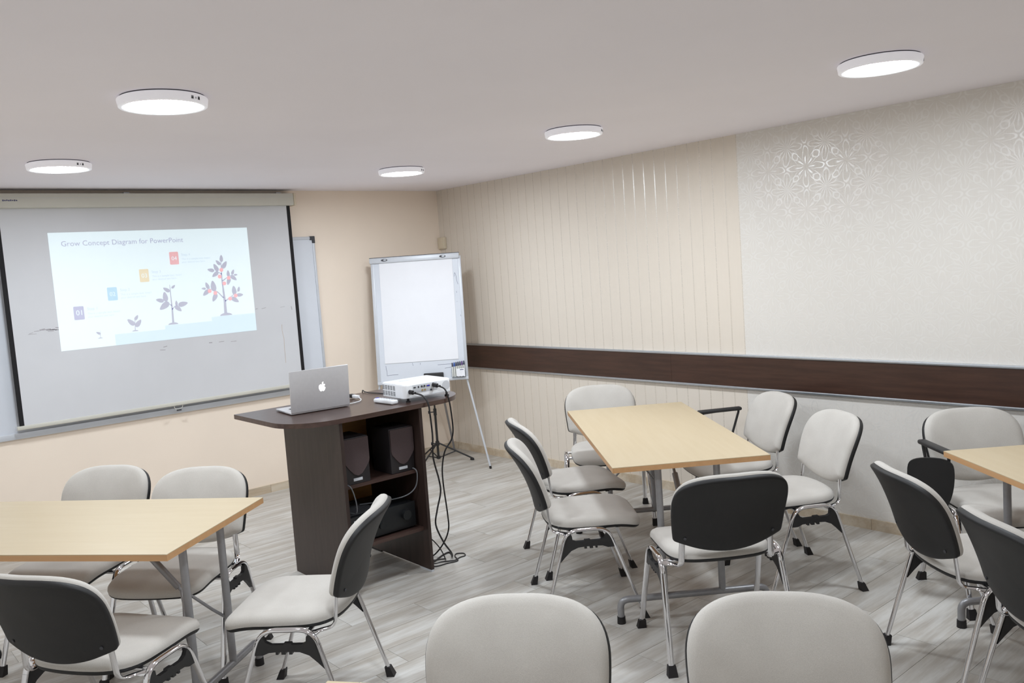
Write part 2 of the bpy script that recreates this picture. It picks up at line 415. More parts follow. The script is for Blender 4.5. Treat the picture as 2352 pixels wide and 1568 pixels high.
rs = empty('projection_screen', (-2.65, 0, .85), 0, 'pull-down roller screen with black side borders hung from the wall', 'projector screen')
zc = 2.368-.85
MB().rbox(-1.25, 1.095, -.135, -.012, zc, zc+.098, .008).build('case', M['casing'], rs)
MB().rbox(1.095, 1.115, -.139, -.008, zc-.003, zc+.101, .006).build('case_end_cap', M['ivory'], rs)
MB().rbox(-1.27, -1.25, -.139, -.008, zc-.003, zc+.101, .006).build('case_end_cap', M['ivory'], rs)
MB().box(-1.25, 1.095, -.1356, -.135, zc+.066, zc+.0675).build('case_seam', M['projgrey'], rs, smooth=0)
m = MB()
for k in range(8): m.box(-1.022+k*.0115, -1.014+k*.0115, -.1356, -.135, zc+.044+(k % 3)*.001, zc+.055-(k % 2)*.002)
m.build('case_lettering', M['ink'], rs, smooth=0)
for xx in (-.2, 1.0): MB().box(xx-.02, xx+.02, -.06, -.001, zc+.09, zc+.112).build('wall_bracket', M['alu'], rs)
MB().box(-1.070, 1.075, -.0805, -.0795, .03, zc+.01).build('screen_fabric', M['screen'], rs, smooth=0)
for x0, x1 in ((-1.075, -1.045), (1.048, 1.078)):
    MB().box(x0, x1, -.0812, -.0788, .035, zc+.005).build('side_border', M['blackborder'], rs, smooth=0)
MB().rbox(-1.092, 1.092, -.089, -.071, .008, .036, .006).build('bottom_bar', M['casing'], rs)
for sx in (-1.098, 1.092): MB().rbox(sx, sx+.006, -.090, -.070, .007, .037, .002).build('bar_end_cap', M['projgrey'], rs)
hd = MB().tube(spline([(-.03, -.08, .012), (-.024, -.082, -.012), (0, -.083, -.02), (.03, -.082, -.01), (.036, -.08, .012)]), .0022, n=8).build('pull_loop', M['casing'], rs)
MB().rbox(-.014, .022, -.088, -.078, -.034, -.022, .003).build('loop_grip', M['vent'], hd)
m = MB()
def ribbon(m, pts, wd, y, fn):
    for a, b in zip(pts[:-1], pts[1:]):
        d = Vector((b[0]-a[0], b[1]-a[1])); nn = Vector((-d.y, d.x)).normalized()*wd/2
        m.add([fn(a[0]-nn.x, a[1]-nn.y, y), fn(b[0]-nn.x, b[1]-nn.y, y), fn(b[0]+nn.x, b[1]+nn.y, y), fn(a[0]+nn.x, a[1]+nn.y, y)], [(0, 1, 2, 3)])
XZ = lambda x, z, y: Vector((x, y, z))
rsx = lambda X, Z: (X+2.65, Z-.85)
ribbon(m, [rsx(-1.739, 1.391), rsx(-1.742, 1.34), rsx(-1.732, 1.27), rsx(-1.736, 1.17), rsx(-1.735, 1.07)], .0035, -.0809, XZ)
m.build('crease', M['brownline'], rs, smooth=0)
m = MB()
rr = random.Random(3)
for k in range(26):
    X = -3.62+rr.random()*.22 if k < 12 else -3.62+rr.random()*1.95; Z = 1.525+rr.uniform(-.018, .012)-(0 if k < 12 else .0)
    if k > 20: X, Z = -2.75+rr.random()*.9, 1.30+rr.uniform(-.02, .02)
    if -3.41 < X < -1.965 and Z > 1.367: continue
    a = rsx(X, Z); ribbon(m, [a, (a[0]+rr.uniform(.015, .06), a[1]+rr.uniform(-.004, .006))], rr.uniform(.002, .006), -.0809, XZ)
a = rsx(-1.641, 1.535); ribbon(m, [a, (a[0]+.004, a[1]-.03)], .006, -.0809, XZ)
m.build('smudge', M['dirt'], rs, smooth=0)

# projected slide: light thrown by the projector on the screen
SW, SH = 1.45, .83
sl = MB().box(0, SW, -.0004, 0, 0, SH).build('projected_slide', emis('slide_white', (.125, .165, .175, 1), 1., srgb(216, 216, 219)), None, (-3.412, -.0816, 1.367), 0)
tag(sl, 'bright projected slide of growing plants with numbered tiles on the roller screen', 'projected image')
SP = lambda u, v, y: Vector((u*SW, y, v*SH))
SBASE = srgb(216, 216, 219)
SE = {k: emis('slide_'+k, (*c, 1), 1., SBASE) for k, c in {
    'text': (.0, .003, .05), 'faint': (.028, .062, .10), 'navy': (0, 0, .055), 'cyan': (0, .08, .125), 'amber': (.125, .085, .0), 'red': (.13, 0, .0),
    'plant': (0, 0, .03), 'fruit': (.16, 0, 0), 'step': (.07, .122, .145), 'white': (.15, .165, .18)}.items()}
def slide_text(name, s, u, v, wd, matk, y=-.0012, parent=None):
    vs, fs, L = text_mesh(s); sc = wd*SW/L
    m = MB(); m.add([Vector((u*SW+p.x*sc, y, v*SH+p.y*sc)) for p in vs], fs)
    return m.build(name, SE[matk], parent or sl, smooth=0)
slide_text('title_text', 'Grow Concept Diagram for PowerPoint', .054, .884, .588, 'text')
for k, (u, v, c) in enumerate(((.071, .2525, 'navy'), (.235, .396, 'cyan'), (.398, .539, 'amber'), (.5585, .681, 'red'))):
    pts = []
    for cx, cy, a0 in ((.054-.008, .008, -90), (.054-.008, .116-.008, 0), (.008, .116-.008, 90), (.008, .008, 180)):
        for q in range(4):
            a = R(a0+q*30); pts.append((u+cx+.008*math.cos(a)*.57, v+cy+.008*math.sin(a)))
    t = MB().prism(pts, SP, -.0008, -.0004).build('number_tile', SE[c], sl, smooth=0)
    slide_text('tile_number', '0%d' % (k+1), u+.014, v+.040, .027, 'white', -.0013, t)
    slide_text('step_heading', 'Step %d' % (k+1), u+.066, v+.076, .046, 'faint')
    slide_text('step_text', 'This is a sample text. Insert', u+.066, v+.039, .152, 'faint')
    slide_text('step_text', 'your desired text here.', u+.066, v+.011, .124, 'faint')
for x0, x1, h in ((.252, .502, .098), (.502, .7525, .132), (.7525, 1., .17)):
    MB().prism([(x0, 0), (x1, 0), (x1, h), (x0, h)], SP, -.0008, -.0004).build('stair_block', SE['step'], sl, smooth=0)
def leaf(m, u, v, ang, L, wd=.5):
    c, s = math.cos(R(ang)), math.sin(R(ang)); pts = []
    for k in range(12):
        t = k/12*2*PI; a = math.cos(t); b = math.sin(t)*wd*(1-.35*a)
        pts.append((u+(a*c-b*s)*L/2/SW, v+(a*s+b*c)*L/2/SH))
    m.prism(pts, SP, -.0013, -.0009)
def stem(m, pts, w0, w1):
    n = len(pts)-1
    for i, (a, b) in enumerate(zip(pts[:-1], pts[1:])):
        wa = w0+(w1-w0)*i/n; wb2 = w0+(w1-w0)*(i+1)/n
        A = Vector((a[0]*SW, a[1]*SH)); B = Vector((b[0]*SW, b[1]*SH)); d = (B-A).normalized(); nn = Vector((-d.y, d.x))
        m.add([Vector((p.x, -.0011, p.y)) for p in (A-nn*wa/2, B-nn*wb2/2, B+nn*wb2/2, A+nn*wa/2)], [(0, 1, 2, 3)])
def mound(m, u, v, r):
    m.prism([(u+r*math.cos(R(a))/SW, v+r*.42*math.sin(R(a))/SH) for a in range(0, 181, 20)], SP, -.0013, -.0009)
plants = [
 ([(.183, .078), (.184, .11), (.186, .145)], .004, .0015, [(.176, .123, 150, .034)], [], (.183, .076, .016), []),
 ([(.352, .115), (.354, .17), (.356, .228)], .006, .003, [(.364, .228, 55, .044), (.336, .191, 135, .066), (.371, .176, 50, .066)], [], (.352, .108, .022), []),
 ([(.546, .15), (.548, .266), (.548, .363), (.548, .5)], .016, .004, [(.566, .48, 40, .036), (.529, .456, 145, .056), (.519, .394, 95, .075), (.49, .364, 165, .06), (.51, .311, 215, .088), (.573, .328, 90, .038), (.607, .315, 10, .075), (.58, .277, -45, .064)],
  [[(.546, .31), (.528, .34), (.51, .368)], [(.548, .274), (.563, .30), (.585, .312)]], (.546, .135, .038), []),
 ([(.832, .185), (.834, .304), (.832, .406), (.830, .516), (.834, .69)], .024, .005,
  [(.838, .715, 88, .055), (.818, .677, 130, .05), (.852, .653, 55, .066), (.803, .631, 115, .066), (.774, .61, 165, .055), (.796, .568, 215, .062), (.868, .57, 90, .05), (.895, .58, 65, .044), (.91, .552, 0, .03), (.896, .525, -40, .062), (.866, .494, 250, .06), (.746, .467, 110, .056), (.725, .442, 175, .035), (.779, .46, 95, .085), (.736, .402, 220, .066), (.78, .35, 240, .07), (.892, .406, 92, .072), (.919, .413, 75, .042), (.923, .357, 0, .055), (.893, .314, -35, .07)],
  [[(.828, .342), (.80, .40), (.769, .428), (.745, .44)], [(.837, .309), (.87, .345), (.913, .395)], [(.831, .567), (.806, .597)], [(.833, .502), (.855, .527), (.88, .55)]], (.834, .172, .05),
  [(.832, .607), (.819, .545), (.868, .527), (.841, .477), (.756, .415), (.786, .393), (.865, .329), (.898, .353)])]
for st, w0, w1, lv, br, mo, fr in plants:
    m = MB(); stem(m, st, w0, w1); mound(m, *mo)
    for b_ in br: stem(m, b_, w0*.42, w1*.5)
    pt = m.build('plant_drawing', SE['plant'], sl, smooth=0)
    for l in lv:
        m = MB(); leaf(m, *l); m.build('leaf', SE['plant'], pt, smooth=0)
    if fr:
        for u, v in fr:
            m = MB(); m.prism([(u+.0155*math.cos(R(a))/SW, v+.0155*math.sin(R(a))/SH) for a in range(0, 360, 20)], SP, -.0018, -.0014)
            m.build('fruit', SE['fruit'], pt, smooth=0)

# small ivory junction box in the corner
jb = empty('junction_box', (0, -.055, 2.0), 0, 'small ivory junction box on striped wallpaper at the room corner', 'junction box')
MB().rbox(-.035, 0, -.05, .05, -.055, .055, .006).build('box_body', M['ivory'], jb)
MB().rbox(-.041, -.034, -.042, .022, -.048, .048, .004).build('box_cover', M['ivory'], jb)

# ------------------------------------------------------------------ tables
TW, TL, TH = .75, 1.585, .785
def make_table():
    r = empty('folding_table', (0, 0, 0))
    top = MB().box(-TL/2, TL/2, -TW/2, TW/2, TH-.003, TH).build('table_top', M['beech'], r, smooth=0)
    MB().box(-TL/2, TL/2, -TW/2, TW/2, TH-.026, TH-.003).build('edge_band', M['edge'], top, smooth=0)
    for sx in (-1, 1):
        xe = sx*(TL/2-.09)
        # foot rail, bent down at both ends
        rail = MB().tube(fillet([(xe, -.36, .03), (xe, -.36, .115), (xe, .36, .115), (xe, .36, .03)], .075, 7), .0165, n=12).build('foot_rail', M['greymetal'], r)
        for sy in (-1, 1): MB().cyl((xe, sy*.36, 0), (xe, sy*.36, .034), .021, 16, .0195).build('foot_cap', M['rubber'], rail)
        for sy in (-1, 1): MB().cyl((xe, sy*.142, .112), (xe, sy*.142, TH-.026), .0165, 16).build('column', M['greymetal'], r)
        MB().box(xe-.018, xe+.018, -.2, .2, TH-.036, TH-.026).build('top_bracket', M['greymetal'], r)
        # folding brace with locking sleeve and a fork to the two columns
        xi = sx*(TL/2-.09-.34); xs = sx*(TL/2-.09-.12)
        A = Vector((xi, 0, TH-.034)); Bp = Vector((xs, 0, .50))
        br = MB().tube([A, Bp], .0075, n=8)
        for sy in (-1, 1):
            br.tube([Bp, Vector((xs+sx*.03, sy*.035, .455)), Vector((xs+sx*.07, sy*.105, .37)), Vector((xe-sx*.012, sy*.142, .32))], .0065, n=8)
        bo = br.build('folding_brace', M['greymetal'], r)
        MB().cyl(A.lerp(Bp, .42), A.lerp(Bp, .96), .0145, 14).build('locking_sleeve', M['greymetal'], bo)
    return r
tb = make_table()
tabs = [((-4.102, -2.665), 128.5, 'rectangular beech folding table under the projected slide, chairs on its screen side'),
        ((-1.2655, -3.613), -126.8, 'rectangular beech folding table in the middle, five chairs around it'),
        ((-1.1905, -5.919), -129., 'rectangular beech folding table beside the writing tablet chair'),
        ((-3.811, -5.73), -54., 'rectangular beech folding table in front of the pale chairs facing away from screen')]
for i, ((x, y), a, lb) in enumerate(tabs):
    o = tb if i == 0 else copy_tree(tb)
    o.location = (x, y, 0); o.rotation_euler = (0, 0, R(a)); tag(o, lb, 'table', 'beech folding tables')

# ------------------------------------------------------------------ chairs
def cushion(outline, base, prof, cscale=(.72, .45, .2), cap=True):
    # outline: closed list of (x, y); base(x, y) -> point, normal ; prof: (inset, height)
    cx = sum(p[0] for p in outline)/len(outline); cy = sum(p[1] for p in outline)/len(outline)
    m = MB(); n = len(outline); vs = []
    rings = []
    for ins, h in prof: rings.append([(p, ins, h) for p in outline])
    hl = prof[-1][1]
    def pos(p, ins, h):
        d = Vector((p[0]-cx, p[1]-cy)); L = d.length; q = d*(max(0, L-ins)/L)
        P, N = base(cx+q.x, cy+q.y); return P+N*h
    for rg in rings: vs += [pos(*a) for a in rg]
    ins0 = prof[-1][0]
    for k, s in enumerate(cscale):
        for p in outline:
            d = Vector((p[0]-cx, p[1]-cy)); q = d*((d.length-ins0)/d.length)*s
            P, N = base(cx+q.x, cy+q.y); vs.append(P+N*(hl+.004*(1-s*s)))
    P, N = base(cx, cy); vs.append(P+N*(hl+.004))
    nr = len(prof)+len(cscale)
    fs = [(i*n+k, i*n+(k+1) % n, (i+1)*n+(k+1) % n, (i+1)*n+k) for i in range(nr-1) for k in range(n)]
    fs += [((nr-1)*n+k, (nr-1)*n+(k+1) % n, nr*n) for k in range(n)]
    if cap: fs.append(tuple(range(n))[::-1])
    return m.add(vs, fs)
seat_out = [(p.x, p.y) for p in closed_spline([Vector((x, y, 0)) for x, y in
    [(0, .272), (.10, .270), (.17, .262), (.212, .235), (.226, .19), (.230, .10), (.229, 0), (.222, -.08), (.195, -.145), (.14, -.183), (.07, -.198),
     (0, -.202), (-.07, -.198), (-.14, -.183), (-.195, -.145), (-.222, -.08), (-.229, 0), (-.230, .10), (-.226, .19), (-.212, .235), (-.17, .262), (-.10, .270)]], 3)]
def seat_base(x, y):
    z = .452-max(0, y-.13)**2*1.5+max(0, -y-.06)**2*.6+.05*x*x
    dz = -3.0*max(0, y-.13)-1.2*max(0, -y-.06)
    return Vector((x, y, z)), Vector((-.1*x, -dz, 1)).normalized()
bo_half = [(0, 0), (.07, .005), (.13, .016), (.18, .031), (.212, .0415), (.2275, .0475), (.2345, .056), (.2375, .072), (.2425, .12), (.2475, .185), (.2465, .234), (.234, .279), (.206, .317), (.158, .346), (.10, .362), (.045, .368)]
back_pts = bo_half+[(0, .3685)]+[(-x, v) for x, v in reversed(bo_half[1:])]
back_out = [(p.x, p.y) for p in closed_spline([Vector((x, y, 0)) for x, y in back_pts], 3)]
BC = []
yy, zz = -.228, .506
for k in range(41):
    a = R(11+25*k/40); BC.append((yy, zz, a)); yy -= math.sin(a)*.40/40; zz += math.cos(a)*.40/40
def back_base(x, v):
    t = min(max(v/.40*40, 0), 39.999); i = int(t); f = t-i
    y = BC[i][0]*(1-f)+BC[i+1][0]*f; z = BC[i][1]*(1-f)+BC[i+1][1]*f; a = BC[i][2]
    N = Vector((0, math.cos(a), math.sin(a))); b = .040*(x/.24)**2
    nx = -2*.040*x/.24**2
    return Vector((x, y, z))+N*b, (N+Vector((nx, 0, 0))).normalized()
FX, FD, RXX, RZ = .281, .25, .262, .455
def make_chair():
    r = empty('stacking_chair', (0, 0, 0))
    seat = cushion(seat_out, seat_base, [(0, .0), (-.002, .012), (.002, .024), (.012, .034), (.032, .041)]).build('seat', M['fabric'], r, smooth=60)
    pan = cushion(seat_out, seat_base, [(0, .006), (-.001, -.003), (.006, -.012), (.03, -.017)]).build('seat_pan', M['shell'], r, smooth=50)
    for yy_ in (.09, .16): MB().rbox(-.16, .16, yy_-.012, yy_+.012, .418, .44, .004).build('pan_rib', M['shell'], pan)
    cushion(back_out, back_base, [(.002, .010), (-.001, .016), (.0, .024), (.006, .034), (.017, .041), (.035, .045)], cap=False).build('backrest', M['fabric'], r, smooth=60)
    sh = cushion(back_out, back_base, [(.0015, .012), (.0, .009), (.0, -.004), (.004, -.0085), (.012, -.010)], cap=False).build('back_shell', M['shell'], r, smooth=50)
    for sx in (-1, 1):
        P, N = back_base(sx*.187, .065); MB().cyl(P-N*.0095, P-N*.0125, .006, 12).build('screw', M['vent'], sh)
    for sx in (-1, 1):
        x0, x1 = sx*FX, sx*RXX
        path = fillet([(x0, -FD, 0), (x1, -.113, RZ), (x1, .091, RZ), (x0, FD, 0)], .06, 7)
        # rail with bends, then the four straight legs
        MB().tube(path[1:-1], .0135, .0085, axis=(1, 0, 0), n=12).build('side_rail', M['chrome'], r)
        for a, b in ((path[0], path[1]), (path[-1], path[-2])):
            a = Vector(a); b = Vector(b); d = (b-a).normalized()
            lg = MB().tube([a+d*.012, b], .0135, .0085, axis=(1, 0, 0), n=12).build('leg', M['chrome'], r)
            MB().add([*(Vector((a.x+px*.021, a.y+py*.017, 0)) for px, py in ((-1, -1), (1, -1), (1, 1), (-1, 1))),
                      *(a+d*.045+Vector((px*.016, py*.0115, 0)) for px, py in ((-1, -1), (1, -1), (1, 1), (-1, 1)))],
                     [(0, 1, 2, 3), (4, 5, 6, 7), (0, 1, 5, 4), (1, 2, 6, 5), (2, 3, 7, 6), (3, 0, 4, 7)]).build('foot_cap', M['rubber'], lg, smooth=0)
        yr = lambda z: -.113-(RZ-z)*.301; yf = lambda z: .091+(RZ-z)*.349
        poly = [(yr(.43)+.012, .44), (yr(.43)+.032, .432), (-.085, .408), (-.07, .402), (-.03, .402), (-.028, .408), (0, .408), (.002, .402), (.05, .402), (.07, .412), (.085, .436), (yf(.43)-.01, .44),
                (yf(.36)-.006, .362), (.085, .362), (.06, .372), (.034, .374), (.034, .364), (.024, .364), (.024, .374), (.012, .374), (.012, .364), (-.004, .364), (-.004, .374), (-.018, .374), (-.018, .364), (-.03, .364), (-.03, .374), (-.06, .372), (-.095, .358), (-.125, .33), (yr(.30)+.006, .30)]
        xm = sx*(RXX+.002)
        MB().prism(poly, lambda y, z, x: Vector((x, y, z)), xm-.009, xm+.009).build('side_bracket', M['black'], r, smooth=0)
        up = fillet([(sx*.262, -.108, .436), (sx*.215, -.118, .430), (sx*.198, -.180, .437), (sx*.190, -.193, .575)], .05, 6)
        MB().tube(up, .0135, .0065, axis=(1, 0, 0), n=12).build('back_upright', M['chrome'], r)
    for y in (.075, -.09):
        MB().tube([(-.262, y, .437), (.262, y, .437)], .009, n=10).build('cross_tube', M['chrome'], r)
    return r
def add_arm(r, tablet):
    X = .287
    MB().tube(fillet([(X-.022, .015, .437), (X, .035, .50), (X, .085, .722), (X, -.185, .735), (X-.004, -.10, .50), (X-.022, -.06, .437)], .03, 5), .0075, n=10).build('arm_frame', M['black'], r)
    MB().rbox(X-.022, X+.022, -.195, .098, .722, .745, .010, 3).build('arm_pad', M['black'], r)
    if tablet:
        pts = [(p.x, p.y) for p in closed_spline([Vector(q) for q in ((-.135, .66, 0), (-.10, .70, 0), (0, .712, 0), (.10, .70, 0), (.135, .66, 0), (.125, .55, 0), (.075, .46, 0), (0, .43, 0), (-.075, .46, 0), (-.125, .55, 0))], 4)]
        dr = Vector((.873, -.487, 0)); nr = Vector((.487, .873, 0)); c0 = Vector((X+.075, .055, 0))
        MB().prism(pts, lambda a, z, t: c0+dr*(a*.74)+nr*t+Vector((0, 0, z)), -.007, .007).build('writing_tablet', M['shell'], r)
        MB().tube([(X-.02, .06, .44), (X+.02, .09, .445)], .009, n=8).build('tablet_hinge', M['chrome'], r)
ch0 = make_chair()
chairs = [
 (-1.873, -3.626, -36.9, 'grey chair on the lectern side of the middle table, the one farther from flipchart', 0),
 (-1.455, -3.142, -28.9, 'grey chair on the lectern side of the middle table, the one nearer the flipchart', 0),
 (-1.855, -4.425, 55.6, 'grey chair with its black shell turned outward at the short end of the middle table', 0),
 (-.962, -4.254, 148., 'armless grey chair by the floral wallpaper, beside the chair with one black armrest', 0),
 (-.586, -3.657, 149.5, 'grey chair with a single plain black armrest between middle table and wallpaper', 1),
 (-.755, -2.748, -131.9, 'grey chair at the short end of the middle table against the striped wallpaper', 0),
 (-1.378, -5.35, -38.6, 'grey chair with black shell on the long side of table next to the tablet chair', 0),
 (-.540, -5.145, -131., 'grey chair with a folded black writing tablet against the floral wallpaper', 2),
 (-3.912, -2.196, -141.1, 'grey chair on the screen side of table under the slide, the one farther from lectern', 0),
 (-3.605, -2.715, -137.1, 'grey chair on the screen side of table under the slide, the one nearer the lectern', 0),
 (-3.398, -3.568, 134.3, 'grey chair seen side-on between the table under the slide and the dark lectern', 0),
 (-4.098, -3.381, 32.5, 'grey chair with black shell facing the screen across the table under the slide', 0),
 (-3.689, -5.189, -138., 'pale chair back turned away from the screen, the one nearer the lectern', 0),
 (-3.256, -5.695, -143., 'pale chair back turned away from the screen, the one nearer the tablet chair', 0),
 (-1.787, -5.855, -38.6, 'grey chair with black shell, second from the tablet chair along the same table', 0),
]
for i, (x, y, a, lb, arm) in enumerate(chairs):
    o = ch0 if i == 0 else copy_tree(ch0)
    o.location = (x, y, 0); o.rotation_euler = (0, 0, R(a-90)); tag(o, lb, 'chair', 'grey stacking chairs')
    if arm: add_arm(o, arm == 2)

# ------------------------------------------------------------------ lectern
LX0, LX1, LY0, LY1, LZ = -2.95, -1.78, -2.665, -1.90, 1.0
lc = empty('lectern', (-2.40, -2.35, 0), 0, 'dark brown lectern desk with rounded top and open shelves', 'lectern')
def L(x, y): return (x+2.40, y+2.35)
pts = [L(LX1, LY1), L(LX0, LY1)]
rc = .26
for cx, a0 in ((LX0+rc, 180), (LX1-rc, 270)):
    for k in range(13):
        a = R(a0+k*7.5); p = L(cx+rc*math.cos(a), LY0+rc+rc*math.sin(a)); pts.append(p)
MB().prism(pts, lambda x, y, z: Vector((x, y, z)), LZ-.026, LZ).build('desk_top', M['wengetop'], lc, smooth=30)
def lbox(name, x0, x1, y0, y1, z0, z1, m, **k):
    a, b = L(x0, y0), L(x1, y1); return MB().box(a[0], b[0], a[1], b[1], z0, z1).build(name, m, lc, smooth=0)
lbox('side_panel', -2.682, -2.662, -2.645, -1.965, 0, LZ-.026, M['wenge'])
p = lbox('side_panel', -2.165, -2.145, -2.645, -1.965, .012, LZ-.026, M['wenge'])
for yy_ in (-2.645, -2.085):
    a, b = L(-2.164, yy_), L(-2.146, yy_+.12); MB().box(a[0], b[0], a[1], b[1], 0, .012).build('foot_glide', M['rubber'] if yy_ > -2.2 else M['alu_white'], p, smooth=0)
lbox('shelf', -2.662, -2.165, -2.575, -2.04, .585, .605, M['wengetop'])
lbox('bottom_shelf', -2.662, -2.165, -2.60, -2.04, .243, .263, M['wengetop'])
lbox('back_panel', -2.662, -2.165, -2.04, -2.032, .243, LZ-.026, M['orange'])

# loudspeakers on the shelf
def speaker(loc, rz, lb):
    r = empty('loudspeaker', loc, rz, lb, 'loudspeaker', 'bookshelf loudspeakers')
    w_, h_, d_ = .079, .262, .20
    MB().rbox(-w_, w_, -d_/2, d_/2, 0, h_, .004).build('cabinet', M['spkbody'], r)
    g = [(-.076, h_-.005), (.076, h_-.005), (.076, .135), (.072, .115), (.05, .085), (.025, .058), (.0, .048), (-.025, .058), (-.05, .085), (-.072, .115), (-.076, .135)]
    MB().prism(g, lambda x, z, y: Vector((x, y, z)), -d_/2-.012, -d_/2+.001).build('grille', M['grille'], r, smooth=0)
    MB().rbox(-.028, .028, -d_/2-.003, -d_/2+.001, .018, .034, .001).build('name_plate', M['projgrey'], r)
    MB().cyl((.03, d_/2, .06), (.03, d_/2+.014, .06), .006, 10).build('terminal', M['gold'], r)
speaker((-2.553, -2.474, .605), R(-1), 'dark loudspeaker on the lectern shelf beside the solid side panel nearest the laptop')
speaker((-2.250, -2.468, .605), R(-1), 'dark loudspeaker on the lectern shelf below the white projector')
am = empty('amplifier', (-2.41, -2.39, .263), 0, 'black hi-fi amplifier on the bottom shelf of the lectern', 'amplifier')
MB().rbox(-.215, .215, -.165, .165, .014, .155, .004).build('chassis', M['amp'], am)
MB().rbox(-.218, .218, -.178, -.164, .012, .158, .004).build('front_panel', M['amp'], am)
for k in range(14): MB().box(-.19, .0, -.13+k*.02, -.122+k*.02, .155, .1585).build('vent_slat', M['vent'], am, smooth=0)
MB().cyl((.145, -.178, .095), (.145, -.204, .095), .028, 28).build('volume_knob', M['amp'], am)
MB().cyl((-.02, -.178, .07), (-.02, -.198, .07), .018, 24).build('selector_knob', M['amp'], am)
MB().box(-.19, -.16, -.1795, -.178, .128, .136).build('maker_mark', M['projgrey'], am, smooth=0)
for q in ((-.18, -.13), (.18, -.13), (-.18, .13), (.18, .13)): MB().cyl((q[0], q[1], 0), (q[0], q[1], .015), .018, 14).build('foot', M['rubber'], am)

def cable(name, pts, r, m, label, n=8, cat='cable'):
    o = MB().tube(spline(pts, n), r, n=7).build(name, m); return tag(o, label, cat)
cable('speaker_wire', [(-2.63, -2.48, .612), (-2.628, -2.59, .612), (-2.61, -2.60, .58), (-2.585, -2.585, .50), (-2.575, -2.56, .44), (-2.58, -2.50, .428)], .0035, M['greycable'], 'grey wire drooping from the shelf edge by the lectern side panel')
cable('speaker_wire', [(-2.20, -2.50, .612), (-2.185, -2.585, .612), (-2.178, -2.595, .57), (-2.19, -2.58, .50), (-2.24, -2.54, .455), (-2.34, -2.46, .435), (-2.45, -2.38, .427)], .0035, M['greycable'], 'grey wire sagging from shelf to amplifier under the projector side')

# ------------------------------------------------------------------ laptop
lt = empty('laptop', (-2.606, -2.31, LZ), R(-5.8), 'open silver laptop with a glowing emblem on its lid, standing on the lectern', 'laptop')
bw, bd = .177, .245
base = MB().rbox(-bw, bw, -.004, bd, .003, .016, .0045, 3).build('base', M['silver'], lt)
MB().box(-.135, .135, .05, .155, .0160, .0164).build('keyboard_well', M['keys'], base, smooth=0)
km = MB()
for rr_ in range(6):
    for c_ in range(14):
        x = -.132+c_*.0189; y = .052+rr_*.017
        km.box(x, x+.016, y, y+.0145, .0164, .0174)
tag(km.build('key_grid', M['keys'], base, smooth=0), kind='stuff')
MB().box(-.05, .05, .168, .232, .0160, .0164).build('trackpad', M['projgrey'], base, smooth=0)
MB().box(-bw-.0003, -bw+.001, .10, .215, .0085, .0105).build('drive_slot', M['vent'], base, smooth=0)
for q in ((-.15, .01), (.15, .01), (-.15, .22), (.15, .22)): MB().cyl((q[0], q[1], 0), (q[0], q[1], .004), .006, 10).build('rubber_foot', M['rubber'], base)
LT = Matrix.Translation((0, .0, .012)) @ Matrix.Rotation(R(5), 4, 'X')
MB().cyl((-.12, .002, .012), (.12, .002, .012), .006, 12).build('hinge', M['keys'], lt)
lid = MB().rbox(-bw, bw, -.0085, -.001, 0, .238, .0036, 3, LT)
lid = lid.build('lid', M['silver'], lt)
MB().box(-bw+.006, bw-.006, -.001, -.0004, .012, .232, LT).build('display', M['glass'], lid, smooth=0)
ap = [(.0, .72), (.16, .80), (.38, .86), (.60, .78), (.74, .64), (.60, .50), (.54, .30), (.62, .08), (.80, -.04), (.70, -.32), (.52, -.62), (.34, -.78), (.16, -.74), (0, -.68), (-.16, -.74), (-.34, -.78), (-.56, -.58), (-.74, -.22), (-.82, .14), (-.76, .50), (-.56, .76), (-.30, .84), (-.12, .78)]
app = [(p.x, p.y) for p in closed_spline([Vector((x, y, 0)) for x, y in ap], 3)]
AK = .024
MB().prism(app, lambda x, z, y: LT @ Vector((.012+x*AK, y, .123+z*AK)), -.0089, -.0083).build('emblem', M['applelight'], lid, smooth=0)
lf = [(.02, .92), (.03, 1.14), (.18, 1.36), (.36, 1.44), (.36, 1.22), (.22, 1.00)]
MB().prism(lf, lambda x, z, y: LT @ Vector((.012+x*AK, y, .123+z*AK)), -.0089, -.0083).build('emblem_leaf', M['applelight'], lid, smooth=0)
ad = empty('display_adapter', (-2.418, -2.25, LZ), 0, 'short white adapter cable plugged into the laptop side on the lectern', 'cable')
MB().tube(spline([(-.012, -.03, .008), (.03, -.028, .006), (.10, .0, .006), (.14, .05, .008), (.148, .09, .014)]), .0028, n=8).build('cord', M['whitecable'], ad)
T = Matrix.Translation((.150, .125, .016)) @ Matrix.Rotation(R(-4), 4, 'Z')
MB().rbox(-.011, .011, -.035, .035, -.008, .010, .004, 2, T).build('connector', M['whitecable'], ad)
MB().rbox(-.014, .014, .035, .075, -.010, .012, .004, 2, T).build('plug', M['cable'], ad)
cable('video_cable', [(-2.282, -2.050, 1.016), (-2.27, -1.98, 1.012), (-2.265, -1.93, 1.006), (-2.26, -1.885, .99), (-2.26, -1.88, .8), (-2.25, -1.88, .4), (-2.24, -1.86, .05), (-2.2, -1.80, .004), (-2.1, -1.86, .004)], .0035, M['cable'], 'black video cable running off the far lectern edge behind the laptop')

